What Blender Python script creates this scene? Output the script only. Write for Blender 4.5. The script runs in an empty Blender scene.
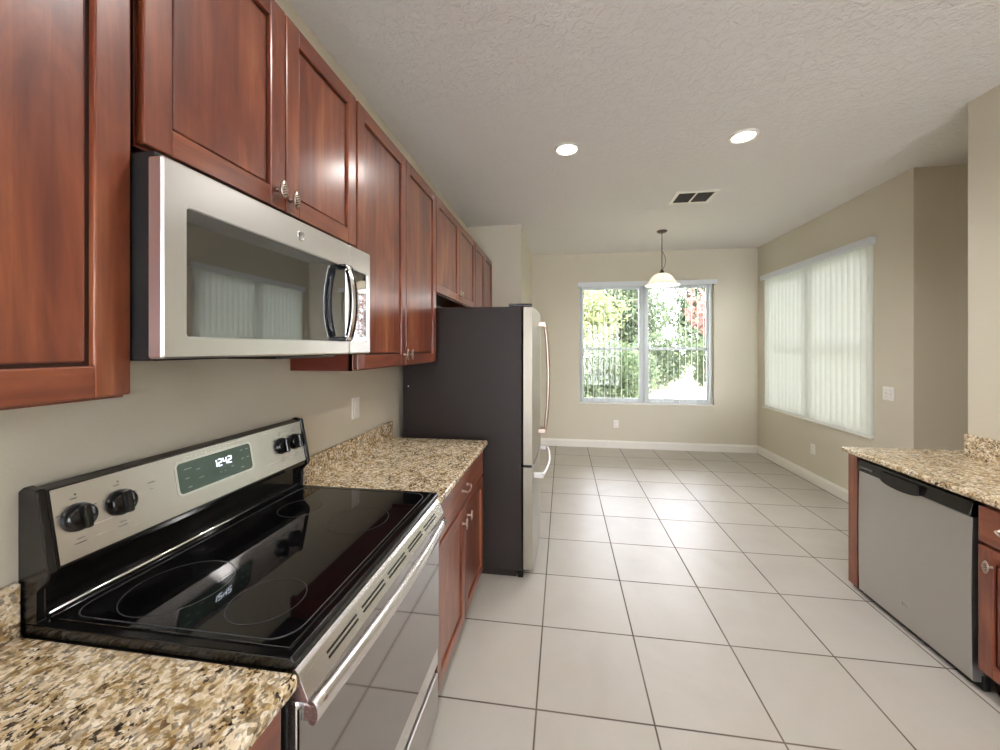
import bpy, bmesh, math, random
from mathutils import Vector, Matrix
random.seed(7)
S = bpy.context.scene
C = S.collection
PI = math.pi

# ------------------------------------------------------------------ camera
cam_d = bpy.data.cameras.new('camera')
cam_d.sensor_width = 36.0
cam_d.lens = 377.085 * 36.0 / 1000.0
cam_d.shift_x = -0.0094
cam_d.shift_y = -0.0274
cam_d.clip_start = 0.02
cam = bpy.data.objects.new('camera', cam_d)
cam.location = (0, 0, 1.529)
cam.rotation_euler = (PI/2, 0, 0.141458)
C.objects.link(cam)
S.camera = cam

# ------------------------------------------------------------------ world, sun, exposure
EXPOSURE = 0.56
WORLD = 13.5
SUN = 5.0
CAN_W = 38.0
PEND_W = 7.0
w = bpy.data.worlds.new('sky')
S.world = w
w.use_nodes = True
bg = w.node_tree.nodes['Background']
bg.inputs['Color'].default_value = (0.92, 0.92, 1.0, 1)
bg.inputs['Strength'].default_value = WORLD
sd = bpy.data.lights.new('sun', 'SUN')
sd.energy = SUN
sd.angle = 0.01
sd.color = (1.0, 0.97, 0.92)
sun = bpy.data.objects.new('sun', sd)
sun.rotation_euler = Vector((0.45, 0.5, -1.0)).to_track_quat('-Z', 'Y').to_euler()
sun.location = (0, 0, 12)
C.objects.link(sun)
S.view_settings.view_transform = 'Standard'
S.view_settings.look = 'None'
S.view_settings.gamma = 1.0
S.view_settings.use_curve_mapping = False
S.view_settings.exposure = EXPOSURE
try:
    S.cycles.use_denoising = True
    S.cycles.max_bounces = 12
    S.cycles.diffuse_bounces = 6
    S.cycles.glossy_bounces = 5
    S.cycles.transparent_max_bounces = 16
    S.cycles.sample_clamp_indirect = 6.0
    S.cycles.caustics_reflective = False
    S.cycles.caustics_refractive = False
except Exception:
    pass

# ------------------------------------------------------------------ materials
def srgb(r, g, b):
    def f(c):
        c = c / 255.0
        return c / 12.92 if c <= 0.04045 else ((c + 0.055) / 1.055) ** 2.4
    return (f(r), f(g), f(b), 1.0)

class NT:
    def __init__(self, name):
        self.m = bpy.data.materials.new(name)
        self.m.use_nodes = True
        self.t = self.m.node_tree
        self.b = self.t.nodes['Principled BSDF']
    def n(self, typ, **kw):
        nd = self.t.nodes.new(typ)
        for k, v in kw.items():
            if k in nd.inputs:
                nd.inputs[k].default_value = v
            else:
                setattr(nd, k, v)
        return nd
    def l(self, a, b):
        self.t.links.new(a, b)
    def math(self, op, a, b=None, clamp=False):
        nd = self.t.nodes.new('ShaderNodeMath'); nd.operation = op; nd.use_clamp = clamp
        for i, v in enumerate((a, b)):
            if v is None: continue
            if isinstance(v, (int, float)): nd.inputs[i].default_value = v
            else: self.l(v, nd.inputs[i])
        return nd.outputs[0]
    def mix(self, fac, a, b, blend='MIX'):
        nd = self.t.nodes.new('ShaderNodeMix'); nd.data_type = 'RGBA'; nd.blend_type = blend
        for sock, v in ((nd.inputs[0], fac), (nd.inputs[6], a), (nd.inputs[7], b)):
            if isinstance(v, (int, float)): sock.default_value = v
            elif isinstance(v, tuple): sock.default_value = v
            else: self.l(v, sock)
        return nd.outputs[2]
    def ramp(self, fac, stops, interp='LINEAR'):
        nd = self.t.nodes.new('ShaderNodeValToRGB')
        cr = nd.color_ramp; cr.interpolation = interp
        while len(cr.elements) < len(stops): cr.elements.new(0.5)
        for e, (p, c) in zip(cr.elements, stops):
            e.position = p; e.color = c
        self.l(fac, nd.inputs[0])
        return nd.outputs[0]
    def coords(self, scale=(1, 1, 1), rnd=False, loc=(0, 0, 0)):
        tc = self.n('ShaderNodeTexCoord')
        mp = self.n('ShaderNodeMapping')
        mp.inputs['Scale'].default_value = scale
        mp.inputs['Location'].default_value = loc
        src = tc.outputs['Object']
        if rnd:
            oi = self.n('ShaderNodeObjectInfo')
            va = self.n('ShaderNodeVectorMath', operation='ADD')
            sc = self.n('ShaderNodeVectorMath', operation='SCALE')
            cx = self.n('ShaderNodeCombineXYZ')
            for i in range(3): self.l(oi.outputs['Random'], cx.inputs[i])
            self.l(cx.outputs[0], sc.inputs[0]); sc.inputs['Scale'].default_value = 37.0
            self.l(src, va.inputs[0]); self.l(sc.outputs[0], va.inputs[1])
            src = va.outputs[0]
        self.l(src, mp.inputs[0])
        return mp.outputs[0]
    def noise(self, vec, scale, detail=3.0, rough=0.5, dist=0.0):
        nd = self.n('ShaderNodeTexNoise')
        nd.inputs['Scale'].default_value = scale; nd.inputs['Detail'].default_value = detail
        nd.inputs['Roughness'].default_value = rough; nd.inputs['Distortion'].default_value = dist
        self.l(vec, nd.inputs['Vector'])
        return nd.outputs['Fac'] if 'Fac' in nd.outputs else nd.outputs[0]
    def bump(self, h, strength=0.2, dist=0.01):
        nd = self.n('ShaderNodeBump'); nd.inputs['Strength'].default_value = strength
        nd.inputs['Distance'].default_value = dist
        self.l(h, nd.inputs['Height']); self.l(nd.outputs[0], self.b.inputs['Normal'])

def plain(name, col, rough=0.5, metal=0.0, ior=1.5, coat=0.0, spec=None, emit=None, es=0.0, nz=0.04, nscale=12.0):
    k = NT(name)
    v = k.coords()
    f = k.noise(v, nscale, 2.0)
    lo = tuple(c * (1 - nz) for c in col[:3]) + (1,)
    hi = tuple(min(1, c * (1 + nz)) for c in col[:3]) + (1,)
    k.l(k.mix(f, lo, hi), k.b.inputs['Base Color'])
    k.b.inputs['Roughness'].default_value = rough
    k.b.inputs['Metallic'].default_value = metal
    k.b.inputs['IOR'].default_value = ior
    if spec is not None: k.b.inputs['Specular IOR Level'].default_value = spec
    if coat: k.b.inputs['Coat Weight'].default_value = coat; k.b.inputs['Coat Roughness'].default_value = 0.12
    if emit:
        k.b.inputs['Emission Color'].default_value = emit; k.b.inputs['Emission Strength'].default_value = es
    return k.m

def wood(name, horiz=False, staves=True):
    k = NT(name)
    v = k.coords((1, 1, 1), rnd=True)
    sx = (3.0, 2.2, 46.0) if horiz else (46.0, 46.0, 2.2)
    mp = k.n('ShaderNodeMapping'); mp.inputs['Scale'].default_value = sx
    k.l(v, mp.inputs[0])
    grain = k.noise(mp.outputs[0], 1.0, 5.0, 0.6, 0.6)
    mp2 = k.n('ShaderNodeMapping'); mp2.inputs['Scale'].default_value = (5, 1.6, 7) if horiz else (7, 7, 1.6)
    k.l(v, mp2.inputs[0])
    blotch = k.noise(mp2.outputs[0], 1.0, 4.0, 0.55, 1.2)
    sep = k.n('ShaderNodeSeparateXYZ'); k.l(v, sep.inputs[0])
    if staves:
        ys = k.math('MULTIPLY', sep.outputs[1], 11.0)
        fl = k.math('FLOOR', ys)
        wn = k.n('ShaderNodeTexWhiteNoise', noise_dimensions='1D'); k.l(fl, wn.inputs['W'])
        stave = wn.outputs['Value']
    else:
        stave = k.math('ADD', 0.5, 0.0)
    f = k.math('ADD', k.math('MULTIPLY', blotch, 0.85), k.math('MULTIPLY', grain, 0.35))
    f = k.math('ADD', f, k.math('MULTIPLY', k.math('SUBTRACT', stave, 0.5), 0.16))
    f = k.math('SUBTRACT', f, 0.1)
    col = k.ramp(f, [(0.25, srgb(76, 29, 17)), (0.44, srgb(108, 49, 29)), (0.58, srgb(130, 68, 41)), (0.8, srgb(160, 102, 62))])
    k.l(col, k.b.inputs['Base Color'])
    k.b.inputs['Roughness'].default_value = 0.36
    k.b.inputs['Coat Weight'].default_value = 0.8
    k.b.inputs['Coat Roughness'].default_value = 0.2
    k.bump(grain, 0.03, 0.002)
    return k.m

def granite():
    k = NT('granite')
    tc = k.n('ShaderNodeNewGeometry')
    v = tc.outputs['Position']
    wv = k.n('ShaderNodeTexNoise'); wv.inputs['Scale'].default_value = 22; k.l(v, wv.inputs['Vector'])
    sub = k.n('ShaderNodeVectorMath', operation='SUBTRACT'); k.l(wv.outputs['Color'], sub.inputs[0]); sub.inputs[1].default_value = (.5, .5, .5)
    scl = k.n('ShaderNodeVectorMath', operation='SCALE'); k.l(sub.outputs[0], scl.inputs[0]); scl.inputs['Scale'].default_value = 0.018
    add = k.n('ShaderNodeVectorMath', operation='ADD'); k.l(v, add.inputs[0]); k.l(scl.outputs[0], add.inputs[1])
    mp = k.n('ShaderNodeMapping'); mp.inputs['Scale'].default_value = (1.1, 0.9, 1.05); mp.inputs['Rotation'].default_value = (0, 0, 0.5)
    k.l(add.outputs[0], mp.inputs[0]); vv = mp.outputs[0]
    base = k.ramp(k.noise(vv, 32, 4, 0.6), [(0.33, srgb(138, 110, 72)), (0.43, srgb(186, 162, 118)), (0.53, srgb(228, 212, 184)), (0.7, srgb(246, 238, 222))])
    vo = k.n('ShaderNodeTexVoronoi'); vo.inputs['Scale'].default_value = 120; k.l(vv, vo.inputs['Vector'])
    sp = k.n('ShaderNodeSeparateColor'); k.l(vo.outputs['Color'], sp.inputs[0])
    rnd = sp.outputs[0]
    crystals = k.ramp(rnd, [(0.0, srgb(50, 38, 34)), (0.13, srgb(112, 90, 68)), (0.24, srgb(168, 140, 94)), (0.5, srgb(222, 204, 174)), (0.85, srgb(244, 236, 220))], 'CONSTANT')
    col = k.mix(0.58, base, crystals)
    dn = k.noise(vv, 105, 3, 0.6)
    mask = k.noise(vv, 14, 2, 0.5)
    dk = k.math('MULTIPLY', k.ramp(dn, [(0.53, (0, 0, 0, 1)), (0.59, (1, 1, 1, 1))]), k.ramp(mask, [(0.38, (.15, .15, .15, 1)), (0.58, (1, 1, 1, 1))]))
    col = k.mix(dk, col, srgb(48, 36, 30))
    oc = k.ramp(k.noise(vv, 47, 3, 0.6), [(0.56, (0, 0, 0, 1)), (0.66, (.7, .7, .7, 1))])
    col = k.mix(oc, col, srgb(140, 108, 62))
    k.l(col, k.b.inputs['Base Color'])
    k.b.inputs['Roughness'].default_value = 0.16
    return k.m

def floor_mat():
    k = NT('floor_tile')
    g = k.n('ShaderNodeNewGeometry')
    sep = k.n('ShaderNodeSeparateXYZ'); k.l(g.outputs['Position'], sep.inputs[0])
    gx = k.math('ADD', k.math('DIVIDE', sep.outputs[0], 0.48), 0.2337 + 40)
    gy = k.math('ADD', k.math('DIVIDE', sep.outputs[1], 0.48), 40 - 3.3196)
    def line(gc):
        fr = k.math('FRACT', gc)
        d = k.math('MINIMUM', fr, k.math('SUBTRACT', 1.0, fr))
        return d
    d = k.math('MINIMUM', line(gx), line(gy))
    grout = k.ramp(d, [(0.0062, (1, 1, 1, 1)), (0.0088, (0, 0, 0, 1))])
    ix = k.math('FLOOR', gx); iy = k.math('FLOOR', gy)
    cx = k.n('ShaderNodeCombineXYZ'); k.l(ix, cx.inputs[0]); k.l(iy, cx.inputs[1])
    wn = k.n('ShaderNodeTexWhiteNoise', noise_dimensions='2D'); k.l(cx.outputs[0], wn.inputs['Vector'])
    va = k.n('ShaderNodeVectorMath', operation='ADD')
    sc = k.n('ShaderNodeVectorMath', operation='SCALE'); k.l(wn.outputs['Color'], sc.inputs[0]); sc.inputs['Scale'].default_value = 9
    k.l(g.outputs['Position'], va.inputs[0]); k.l(sc.outputs[0], va.inputs[1])
    n1 = k.noise(va.outputs[0], 2.2, 6, 0.6, 0.8)
    col = k.ramp(n1, [(0.3, srgb(172, 165, 155)), (0.5, srgb(176, 170, 160)), (0.7, srgb(180, 175, 166))])
    # thin veins
    n2 = k.noise(va.outputs[0], 1.3, 7, 0.62, 1.5)
    dv = k.math('ABSOLUTE', k.math('SUBTRACT', n2, 0.5))
    vein = k.ramp(dv, [(0.0, (.18, .18, .18, 1)), (0.010, (0, 0, 0, 1))])
    col = k.mix(vein, col, srgb(176, 164, 146))
    tone = k.mix(wn.outputs['Value'], (0.965, 0.965, 0.965, 1), (1, 1, 1, 1))
    col = k.mix(1.0, col, tone, 'MULTIPLY')
    gcol = k.ramp(k.noise(g.outputs['Position'], 3.0, 2), [(0.4, srgb(70, 60, 52)), (0.62, srgb(104, 90, 76))])
    k.l(k.mix(grout, col, gcol), k.b.inputs['Base Color'])
    r = k.math('ADD', k.math('MULTIPLY', grout, 0.4), 0.36)
    k.l(r, k.b.inputs['Roughness'])
    k.b.inputs['Specular IOR Level'].default_value = 0.22
    k.bump(k.math('MULTIPLY', grout, -1.0), 0.4, 0.002)
    return k.m

def paint(name, col, bump=0.15, scale=160, rough=0.75):
    k = NT(name)
    g = k.n('ShaderNodeNewGeometry')
    f = k.noise(g.outputs['Position'], 1.5, 2)
    k.l(k.mix(f, tuple(c * .98 for c in col[:3]) + (1,), col), k.b.inputs['Base Color'])
    k.b.inputs['Roughness'].default_value = rough
    k.bump(k.noise(g.outputs['Position'], scale, 3), bump, 0.003)
    return k.m

def ceiling_mat():
    k = NT('ceiling_paint')
    g = k.n('ShaderNodeNewGeometry')
    a = k.noise(g.outputs['Position'], 26, 4, 0.62, 0.6)
    r = k.ramp(a, [(0.44, (0, 0, 0, 1)), (0.56, (1, 1, 1, 1))])
    b = k.noise(g.outputs['Position'], 80, 3)
    h = k.math('ADD', r, k.math('MULTIPLY', b, 0.5))
    k.b.inputs['Base Color'].default_value = srgb(226, 223, 221)
    k.b.inputs['Roughness'].default_value = 0.85
    k.bump(h, 0.42, 0.006)
    return k.m

def steel(name, col, rough, axis='z', amt=0.02):
    k = NT(name)
    s = {'z': (420, 420, 6), 'y': (420, 6, 420), 'x': (6, 420, 420)}[axis]
    n = k.noise(k.coords(s), 1.0, 3)
    k.l(k.mix(n, tuple(c * .985 for c in col[:3]) + (1,), col), k.b.inputs['Base Color'])
    k.l(k.math('ADD', k.math('MULTIPLY', n, amt), rough - amt/2), k.b.inputs['Roughness'])
    k.b.inputs['Metallic'].default_value = 1.0
    return k.m

def clear_glass(name):
    k = NT(name)
    t = k.t
    out = t.nodes['Material Output']
    tr = k.n('ShaderNodeBsdfTransparent'); tr.inputs[0].default_value = (0.97, 0.98, 0.98, 1)
    gl = k.n('ShaderNodeBsdfGlossy'); gl.inputs['Roughness'].default_value = 0.01
    fr = k.n('ShaderNodeFresnel'); fr.inputs[0].default_value = 1.45
    mx = k.n('ShaderNodeMixShader')
    k.l(fr.outputs[0], mx.inputs[0]); k.l(tr.outputs[0], mx.inputs[1]); k.l(gl.outputs[0], mx.inputs[2])
    k.l(mx.outputs[0], out.inputs[0])
    return k.m

def translucent(name, col, tf, open_weave=0.0):
    k = NT(name)
    out = k.t.nodes['Material Output']
    f = k.noise(k.coords(), 9, 2)
    c = k.mix(f, tuple(x * .97 for x in col[:3]) + (1,), col)
    d = k.n('ShaderNodeBsdfDiffuse'); k.l(c, d.inputs[0])
    tl = k.n('ShaderNodeBsdfTranslucent'); k.l(c, tl.inputs[0])
    mx = k.n('ShaderNodeMixShader'); mx.inputs[0].default_value = tf
    k.l(d.outputs[0], mx.inputs[1]); k.l(tl.outputs[0], mx.inputs[2])
    if open_weave:
        tp = k.n('ShaderNodeBsdfTransparent'); m2 = k.n('ShaderNodeMixShader'); m2.inputs[0].default_value = open_weave
        k.l(mx.outputs[0], m2.inputs[1]); k.l(tp.outputs[0], m2.inputs[2]); mx = m2
    k.l(mx.outputs[0], out.inputs[0])
    return k.m

def leaf_mat(name, c1, c2):
    k = NT(name)
    out = k.t.nodes['Material Output']
    g = k.n('ShaderNodeNewGeometry')
    c = k.mix(g.outputs['Random Per Island'], c1, c2)
    d = k.n('ShaderNodeBsdfDiffuse'); k.l(c, d.inputs[0])
    tl = k.n('ShaderNodeBsdfTranslucent'); k.l(c, tl.inputs[0])
    mx = k.n('ShaderNodeMixShader'); mx.inputs[0].default_value = 0.45
    k.l(d.outputs[0], mx.inputs[1]); k.l(tl.outputs[0], mx.inputs[2])
    k.l(mx.outputs[0], out.inputs[0])
    return k.m

M = {
 'wood': wood('cherry_panel', False, True), 'woodv': wood('cherry_stile', False, False), 'woodh': wood('cherry_rail', True, False),
 'glaze': plain('dark_glaze', srgb(48, 14, 9), 0.4), 'granite': granite(), 'floor': floor_mat(),
 'wall': paint('wall_paint', srgb(206, 199, 181)), 'ceil': ceiling_mat(),
 'trim': plain('white_trim', srgb(232, 228, 220), 0.4, nz=.02), 'steel': steel('brushed_steel', srgb(238, 236, 236), 0.27, 'y'),
 'steelv': steel('brushed_steel_vertical', srgb(240, 238, 238), 0.3, 'z'), 'steelf': plain('fridge_steel', srgb(152, 146, 132), 0.36, metal=.5, nz=.01), 'steelm': steel('satin_steel', srgb(196, 193, 190), 0.42, 'z', .04),
 'polished': steel('polished_steel', srgb(242, 240, 240), 0.14, 'y', .01),
 'black': plain('black_enamel', srgb(14, 13, 14), 0.14), 'blackm': plain('black_plastic', srgb(18, 17, 18), 0.2),
 'blackd': plain('black_matte', srgb(9, 9, 9), 0.6),
 'ctop': plain('ceramic_glass', srgb(9, 9, 11), 0.035, ior=1.75, nz=.01), 'ring': plain('burner_marking', srgb(58, 58, 60), 0.3),
 'oven': plain('oven_mirror_glass', srgb(166, 163, 163), 0.05, metal=1.0, nz=.01),
 'mwglass': plain('microwave_glass', srgb(20, 22, 26), 0.03, ior=3.2, nz=.01),
 'disp': plain('display_green', srgb(84, 104, 94), 0.2), 'digit': plain('lit_digits', srgb(220, 230, 255), 0.4, emit=(0.8, 0.88, 1, 1), es=2.2),
 'legend': plain('key_legend_print', srgb(150, 170, 160), 0.4), 'print': plain('grey_print', srgb(96, 94, 96), 0.5), 'fridge': plain('fridge_side', srgb(38, 30, 27), 0.5, spec=.3, nz=.03),
 'nickel': steel('aged_nickel', srgb(176, 160, 146), 0.3, 'z'), 'bronze': plain('dark_bronze', srgb(58, 46, 38), 0.4, metal=.6),
 'brass': plain('brown_cord', srgb(120, 88, 56), 0.5), 'plate': plain('white_plastic', srgb(236, 233, 226), 0.35, nz=.01),
 'vinyl': plain('white_vinyl', srgb(224, 228, 234), 0.4, nz=.01), 'glass': clear_glass('window_glass'),
 'slat': translucent('blind_slat', srgb(234, 238, 230), 0.07), 'sheer': translucent('sheer_fabric', srgb(244, 243, 240), 0.55, open_weave=.55), 'shade': translucent('frosted_shade', srgb(252, 248, 240), 0.5),
 'glow': plain('lamp_diffuser', srgb(255, 255, 250), 0.4, emit=(1, .98, .93, 1), es=9.0),
 'bulb': plain('bulb_glow', srgb(255, 245, 225), 0.4, emit=(1, .95, .85, 1), es=14.0),
 'ventd': plain('vent_shadow_grey', srgb(58, 56, 54), 0.6), 'slot': plain('slot_black', srgb(12, 12, 12), 0.6),
 'kick': plain('toe_kick_wood', srgb(70, 26, 16), 0.5), 'int': plain('cabinet_side', srgb(98, 34, 20), 0.35),
 'grass': None, 'bark': plain('bark', srgb(150, 130, 112), 0.9, nz=.3),
 'leafd': leaf_mat('leaf_dark', srgb(58, 74, 54), srgb(110, 122, 90)), 'leafm': leaf_mat('leaf_mid', srgb(72, 88, 70), srgb(126, 138, 108)),
 'leafy': leaf_mat('leaf_yellow', srgb(108, 118, 80), srgb(156, 162, 118)), 'leafr': leaf_mat('leaf_pink', srgb(140, 92, 90), srgb(176, 136, 128)),
}
k = NT('lawn_grass'); gg = k.n('ShaderNodeNewGeometry')
k.l(k.ramp(k.noise(gg.outputs['Position'], 1.2, 5), [(.35, srgb(112, 112, 84)), (.65, srgb(146, 142, 116))]), k.b.inputs['Base Color'])
k.b.inputs['Roughness'].default_value = 1.0; M['grass'] = k.m

# ------------------------------------------------------------------ mesh helpers
class MB:
    """collects shapes in world coordinates, then links them as one mesh object"""
    def __init__(self): self.bm = bmesh.new()
    def _mark(self, faces, mi, smooth=False):
        for f in faces: f.material_index = mi; f.smooth = smooth
    def box(self, x0, x1, y0, y1, z0, z1, mi=0, bev=0.0, seg=2):
        x0, x1 = sorted((x0, x1)); y0, y1 = sorted((y0, y1)); z0, z1 = sorted((z0, z1))
        r = bmesh.ops.create_cube(self.bm, size=1.0)
        vs = r['verts']
        for v in vs:
            v.co = Vector(((x0+x1)/2 + v.co.x*(x1-x0), (y0+y1)/2 + v.co.y*(y1-y0), (z0+z1)/2 + v.co.z*(z1-z0)))
        fs = set(f for v in vs for f in v.link_faces)
        self._mark(fs, mi)
        if bev > 0:
            es = list(set(e for v in vs for e in v.link_edges))
            r2 = bmesh.ops.bevel(self.bm, geom=es, offset=min(bev, 0.45*min(x1-x0, y1-y0, z1-z0)), segments=seg, affect='EDGES', profile=0.5)
            self._mark(r2['faces'], mi)
        return self
    def prism(self, pts, axis, a0, a1, mi=0, bev=0.0, smooth=False):
        """pts: 2-D outline; axis 'y' -> pts are (x,z), 'x' -> (y,z), 'z' -> (x,y)"""
        def P(p, a):
            return {'y': (p[0], a, p[1]), 'x': (a, p[0], p[1]), 'z': (p[0], p[1], a)}[axis]
        A = [self.bm.verts.new(P(p, a0)) for p in pts]
        B = [self.bm.verts.new(P(p, a1)) for p in pts]
        fs = [self.bm.faces.new(A), self.bm.faces.new(list(reversed(B)))]
        n = len(pts); sides = []
        for i in range(n):
            sides.append(self.bm.faces.new((A[i], B[i], B[(i+1) % n], A[(i+1) % n])))
        self._mark(fs, mi); self._mark(sides, mi, smooth)
        if bev > 0:
            es = list(set(e for f in fs + sides for e in f.edges))
            r2 = bmesh.ops.bevel(self.bm, geom=es, offset=bev, segments=2, affect='EDGES', profile=0.5)
            self._mark(r2['faces'], mi)
        return self
    def tube(self, path, r, mi=0, seg=10, flat=1.0, up=None, caps=True):
        """r a number or one per point; flat squeezes the section along the second axis"""
        path = [Vector(p) for p in path]
        rings = []
        for i, p in enumerate(path):
            d = (path[min(i+1, len(path)-1)] - path[max(i-1, 0)]).normalized()
            u = Vector(up) if up else (Vector((0, 0, 1)) if abs(d.z) < .9 else Vector((1, 0, 0)))
            a = d.cross(u).normalized(); b = a.cross(d).normalized()
            rr = r[i] if isinstance(r, (list, tuple)) else r
            rings.append([self.bm.verts.new(p + a*rr*math.cos(2*PI*j/seg) + b*rr*flat*math.sin(2*PI*j/seg)) for j in range(seg)])
        fs = []
        for i in range(len(rings)-1):
            for j in range(seg):
                fs.append(self.bm.faces.new((rings[i][j], rings[i][(j+1) % seg], rings[i+1][(j+1) % seg], rings[i+1][j])))
        self._mark(fs, mi, True)
        if caps:
            self._mark([self.bm.faces.new(list(reversed(rings[0]))), self.bm.faces.new(rings[-1])], mi)
        return self
    def lathe(self, prof, c, axis='z', seg=32, mi=0, smooth=True):
        """prof: (radius, height) pairs round the axis through c"""
        c = Vector(c); rings = []
        for (r, h) in prof:
            ring = []
            for j in range(seg):
                a = 2*PI*j/seg; u, v = max(r, 1e-5)*math.cos(a), max(r, 1e-5)*math.sin(a)
                o = {'z': (u, v, h), 'x': (h, u, v), 'y': (v, h, u)}[axis]
                ring.append(self.bm.verts.new(c + Vector(o)))
            rings.append(ring)
        fs = []
        for i in range(len(rings)-1):
            for j in range(seg):
                fs.append(self.bm.faces.new((rings[i][j], rings[i][(j+1) % seg], rings[i+1][(j+1) % seg], rings[i+1][j])))
        self._mark(fs, mi, smooth)
        return self
    def rot(self, origin, mat3):
        o = Vector(origin)
        for v in self.bm.verts: v.co = o + mat3 @ (v.co - o)
        return self
    def build(self, name, mats, parent=None, origin=None, normals=True):
        if normals: bmesh.ops.recalc_face_normals(self.bm, faces=self.bm.faces[:])
        vs = [v.co for v in self.bm.verts]
        if origin is None:
            lo = Vector([min(v[i] for v in vs) for i in range(3)]); hi = Vector([max(v[i] for v in vs) for i in range(3)])
            origin = Vector(((lo.x+hi.x)/2, (lo.y+hi.y)/2, lo.z))
        origin = Vector(origin)
        for v in self.bm.verts: v.co -= origin
        me = bpy.data.meshes.new(name)
        self.bm.to_mesh(me); self.bm.free()
        for m in (mats if isinstance(mats, (list, tuple)) else [mats]): me.materials.append(M[m] if isinstance(m, str) else m)
        o = bpy.data.objects.new(name, me)
        C.objects.link(o)
        WORLDPOS[o.name] = origin
        if parent:
            o.parent = parent; o.location = origin - WORLDPOS[parent.name]
        else:
            o.location = origin
        return o
WORLDPOS = {}

def tag(o, label=None, cat=None, group=None, kind=None):
    if label: o['label'] = label
    if cat: o['category'] = cat
    if group: o['group'] = group
    if kind: o['kind'] = kind
    return o
def thing(name, loc, label, cat, group=None):
    o = bpy.data.objects.new(name, None); o.empty_display_size = 0.1
    o.location = loc; C.objects.link(o); WORLDPOS[o.name] = Vector(loc)
    return tag(o, label, cat, group)
def struct(name, mb, mats, parent=None):
    o = mb.build(name, mats, parent)
    if not parent: o['kind'] = 'structure'
    return o

# ------------------------------------------------------------------ the room
XL, XR, YF, YJ, ZC = -1.14, 2.798, 5.92, 3.47, 2.98
XH, YB = 4.3, -3.2
XP, YP = 2.38, 2.60
T = .16
struct('floor', MB().box(XL-.2, XR+T, YB-.2, YF+.16, -.12, 0).box(XR+T, XH+.2, YB-.2, YJ+T, -.12, 0), 'floor')
struct('ceiling', MB().box(XL-.2, XR+T+.3, YB-.2, YF+.5, ZC, ZC+.15).box(XR+T+.3, XH+.2, YB-.2, YJ+T+.2, ZC, ZC+.15), 'ceil')
WX0, WX1, WZ0, WZ1 = 0.246, 2.2, 0.665, 2.515          # the window in the far wall
RY0, RY1, RZ0, RZ1 = 3.865, 5.756, 0.69, 2.525         # the window in the side wall
T = .16
m = MB()
m.box(XL-.16, WX0, YF, YF+T, 0, ZC); m.box(WX1, XR+T, YF, YF+T, 0, ZC)
m.box(WX0, WX1, YF, YF+T, 0, WZ0); m.box(WX0, WX1, YF, YF+T, WZ1, ZC)
struct('wall_far', m, 'wall')
m = MB()
m.box(XR, XR+T, YJ, RY0, 0, ZC); m.box(XR, XR+T, RY1, YF, 0, ZC)
m.box(XR, XR+T, RY0, RY1, 0, RZ0); m.box(XR, XR+T, RY0, RY1, RZ1, ZC)
struct('wall_right', m, 'wall')
struct('wall_left', MB().box(XL-.16, XL, YB, YF, 0, ZC), 'wall')
struct('wall_pantry', MB().box(XL, -.491, 4.42, YF, 0, ZC), 'wall')
struct('wall_jog', MB().box(XR+T, XH, YJ, YJ+T, 0, ZC), 'wall')
struct('wall_hall', MB().box(XH, XH+.16, YB, YJ+T, 0, ZC), 'wall')
struct('wall_pier', MB().box(XP, XP+.13, -1.0, YP, 0, ZC), 'wall')
DX0, DX1, DZ1 = -0.9, 2.3, 2.5                        # unseen glazed sliding door, added to let light in behind the camera
m = MB()
m.box(XL-.16, DX0, YB-.16, YB, 0, ZC); m.box(DX1, XH+.16, YB-.16, YB, 0, ZC); m.box(DX0, DX1, YB-.16, YB, DZ1, ZC)
struct('wall_rear', m, 'wall')
# baseboards
def base_prof(d0, s):
    return [(d0, 0), (d0 + s*.016, 0), (d0 + s*.016, .085), (d0 + s*.011, .1), (d0 + s*.006, .112), (d0, .112)]
struct('baseboard_far', MB().prism([(a, b) for a, b in base_prof(YF, -1)], 'x', -.475, XR), 'trim')
struct('baseboard_right', MB().prism(base_prof(XR, -1), 'y', YJ, YF-.016), 'trim')
struct('baseboard_jog', MB().prism(base_prof(YJ, -1), 'x', XR, XH), 'trim')
struct('baseboard_pantry', MB().prism(base_prof(-.491, 1), 'y', 4.42, YF-.016), 'trim')

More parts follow.
